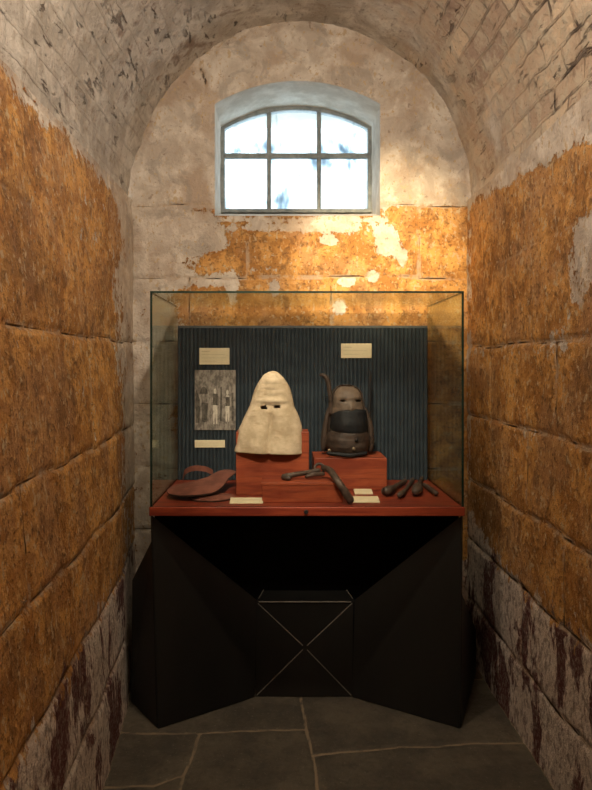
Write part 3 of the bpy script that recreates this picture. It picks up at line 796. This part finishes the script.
# printed picture
y = BF-.0102; k = y/F
x0, x1, z1, z0 = (194.8-284)*k, (235.6-284)*k, CAM_H-(370-365)*k, CAM_H-(430-365)*k
def print_mat(name, a, b2):
    t = NT(name); O = t.objc(); n = t.noise(t.mapv(O, (1, 1, .5)), 55, 6, .7); return t.bsdf(t.mix(t.step(n, .4, .6), a, b2), .6, spec=.25)
pg = [print_mat('print_grey', (.13, .115, .10), (.30, .27, .23)), print_mat('print_dark', (.05, .045, .04), (.12, .11, .09)), print_mat('print_light', (.40, .37, .31), (.62, .57, .48))]
e = empty('framed_print', ((x0+x1)/2, y, z0), 'black-and-white picture of figures in a vaulted corridor pinned on the ribbed board', 'picture'); e.name = 'picture_print'
sheet = obj('print_sheet', box_bm(x0, x1, y-.003, y, z0, z1), pg[0], e)
W_, H_ = x1-x0, z1-z0
def shape(polys, depth, mat, name):
    for poly in polys:
        b = bmesh.new(); vs = [b.verts.new((x0+u*W_, y-.003-depth, z0+v*H_)) for u, v in poly]; b.faces.new(vs)
        r = bmesh.ops.extrude_face_region(b, geom=b.faces[:])
        for v in r['geom']:
            if isinstance(v, bmesh.types.BMVert): v.co.y += depth*.9
        obj(name, b, mat, sheet)
arc = lambda cx, cz, rx, rz, a0=0, a1=PI, n=14: [(cx+rx*math.cos(a0+(a1-a0)*i/n), cz+rz*math.sin(a0+(a1-a0)*i/n)) for i in range(n+1)]
shape([arc(.30, .62, .20, .34), [(.02, .06), (.98, .03), (.98, .16), (.5, .2), (.02, .14)], arc(.78, .66, .16, .30)], .0002, pg[0], 'printed_vault')
shape([[(.62, .15), (.66, .15), (.67, .72), (.63, .72)], [(.02, .12), (.12, .12), (.13, .5), (.02, .72)], [(.90, .15), (.95, .15), (.95, .62), (.90, .62)], arc(.22, .60, .10, .12), [(.18, .14), (.30, .13), (.33, .45), (.17, .46)]], .0004, pg[1], 'printed_doorway')
def fig(u, v, s, ): return [[(u-.05*s, v), (u-.015*s, v), (u, v+.22*s), (u+.02*s, v), (u+.055*s, v), (u+.06*s, v+.28*s), (u+.075*s, v+.46*s), (u+.03*s, v+.52*s), (u-.03*s, v+.52*s), (u-.075*s, v+.45*s), (u-.055*s, v+.27*s)], arc(u, v+.575*s, .035*s, .05*s, 0, 2*PI, 12)[:-1]]
shape(fig(.50, .10, .95)+fig(.80, .14, .85), .0006, pg[2], 'printed_figure')
shape([[(.44, .42), (.56, .41), (.57, .60), (.44, .61)], [(.75, .40), (.86, .40), (.86, .55), (.75, .55)]], .0008, pg[1], 'printed_coat')
def table_card(px0, px1, py1, dep, label):
    y0 = (CAM_H-TT)*F/(py1-365); xa, xb = (px0-284)*y0/F, (px1-284)*y0/F
    b = bmesh.new(); A = [(y0, TT+.001), (y0+dep, TT+.001), (y0+dep, TT+.016), (y0, TT+.004)]
    vs = [[b.verts.new((x, yy, z)) for yy, z in A] for x in (xa, xb)]
    b.faces.new(vs[0]); b.faces.new(vs[1][::-1])
    for i in range(4): b.faces.new((vs[0][i], vs[0][(i+1) % 4], vs[1][(i+1) % 4], vs[1][i]))
    tag(recentre(obj('label_card', b, M['card'])), label, 'label card')
table_card(229.5, 263, 504, .06, 'long cream card lying before the tall red block beside the leather pads')
table_card(352.5, 380, 503, .07, 'front one of the two cream cards lying right of the low block')
table_card(355, 373, 494.5, .055, 'smaller cream card lying behind the front card by the mask block')

for o in bpy.context.scene.objects:
    if o.parent is None and 'label' in o:
        g = {'label card': 'cream label cards in the display case', 'display block': 'red wooden display blocks', 'leather pad': 'leather pads at the left of the case'}.get(o.get('category'))
        if g: o['group'] = g
        if o.name.startswith('iron_piece'): o['group'] = 'iron pieces at the right of the case'
# ------------------------------------------------------------------ lights, world, camera
def spot(name, loc, target, W, colr, size, blend, rad=.05):
    l = bpy.data.lights.new(name, 'SPOT'); l.energy = W; l.color = colr; l.spot_size = math.radians(size); l.spot_blend = blend; l.shadow_soft_size = rad
    o = bpy.data.objects.new(name, l); col.objects.link(o); o.location = loc
    o.rotation_euler = (Vector(target)-Vector(loc)).to_track_quat('-Z', 'Y').to_euler(); return o
WARM = (1.0, .82, .62)
spot('display_spotlight', (0.0, 2.05, 2.98), (.10, 3.1, 1.35), 70, WARM, 70, .9, .03)
spot('case_fill_spot', (-.10, .95, 2.95), (.11, 3.0, 1.28), 185, (1, .84, .64), 31, .9, .03)  # added front fill, brightens the case interior
spot('wall_spotlight', (.15, 1.0, 3.0), (.52, 3.5, 2.17), 620, (1.0, .76, .44), 27, 1.0, .04)
spot('cell_lamp', (.05, .7, 3.0), (.1, 3.4, 2.2), 85, WARM, 75, 1.0, .10)
def bulb(name, loc, W, c, r):  # plain point light, used for the vault fill
    l = bpy.data.lights.new(name, 'POINT'); l.energy = W; l.color = c; l.shadow_soft_size = r
    o = bpy.data.objects.new(name, l); col.objects.link(o); o.location = loc
bulb('vault_fill', (.08, 1.45, 3.05), 37, (1, .84, .66), .10)  # added fill that lifts the vault and upper walls, no fitting there
p = bpy.data.lights.new('window_portal', 'AREA'); p.shape = 'RECTANGLE'; p.size = .9; p.size_y = .66; p.cycles.is_portal = True
po = bpy.data.objects.new('window_portal', p); col.objects.link(po); po.location = (WC, YW+.045, 2.755); po.rotation_euler = (-PI/2, 0, 0)
w = bpy.data.worlds.new('sky'); bpy.context.scene.world = w; w.use_nodes = True
nt = w.node_tree; bg = nt.nodes['Background']; bg.inputs[1].default_value = 4.6
tc = nt.nodes.new('ShaderNodeTexCoord'); nz = nt.nodes.new('ShaderNodeTexNoise'); nz.inputs['Scale'].default_value = 5
rp = nt.nodes.new('ShaderNodeValToRGB'); nt.links.new(tc.outputs['Generated'], nz.inputs['Vector']); nt.links.new(nz.outputs['Fac'], rp.inputs[0])
rp.color_ramp.elements[0].position = .35; rp.color_ramp.elements[0].color = (.66, .84, .94, 1); rp.color_ramp.elements[1].position = .6; rp.color_ramp.elements[1].color = (.70, .88, 1, 1)
nt.links.new(rp.outputs[0], bg.inputs[0])
cam = bpy.data.cameras.new('camera'); co = bpy.data.objects.new('camera', cam); col.objects.link(co)
co.location = (0, 0, CAM_H); co.rotation_euler = (PI/2, 0, 0)
cam.sensor_width = 36; cam.lens = F/790*36; cam.sensor_fit = 'VERTICAL'; cam.sensor_height = 36
cam.shift_x = 12/790; cam.shift_y = -30/790; cam.clip_start = .02
sc_ = bpy.context.scene; sc_.camera = co
sc_.view_settings.view_transform = 'Standard'; sc_.view_settings.look = 'None'; sc_.view_settings.gamma = 1; sc_.view_settings.use_curve_mapping = False
sc_.view_settings.exposure = 0
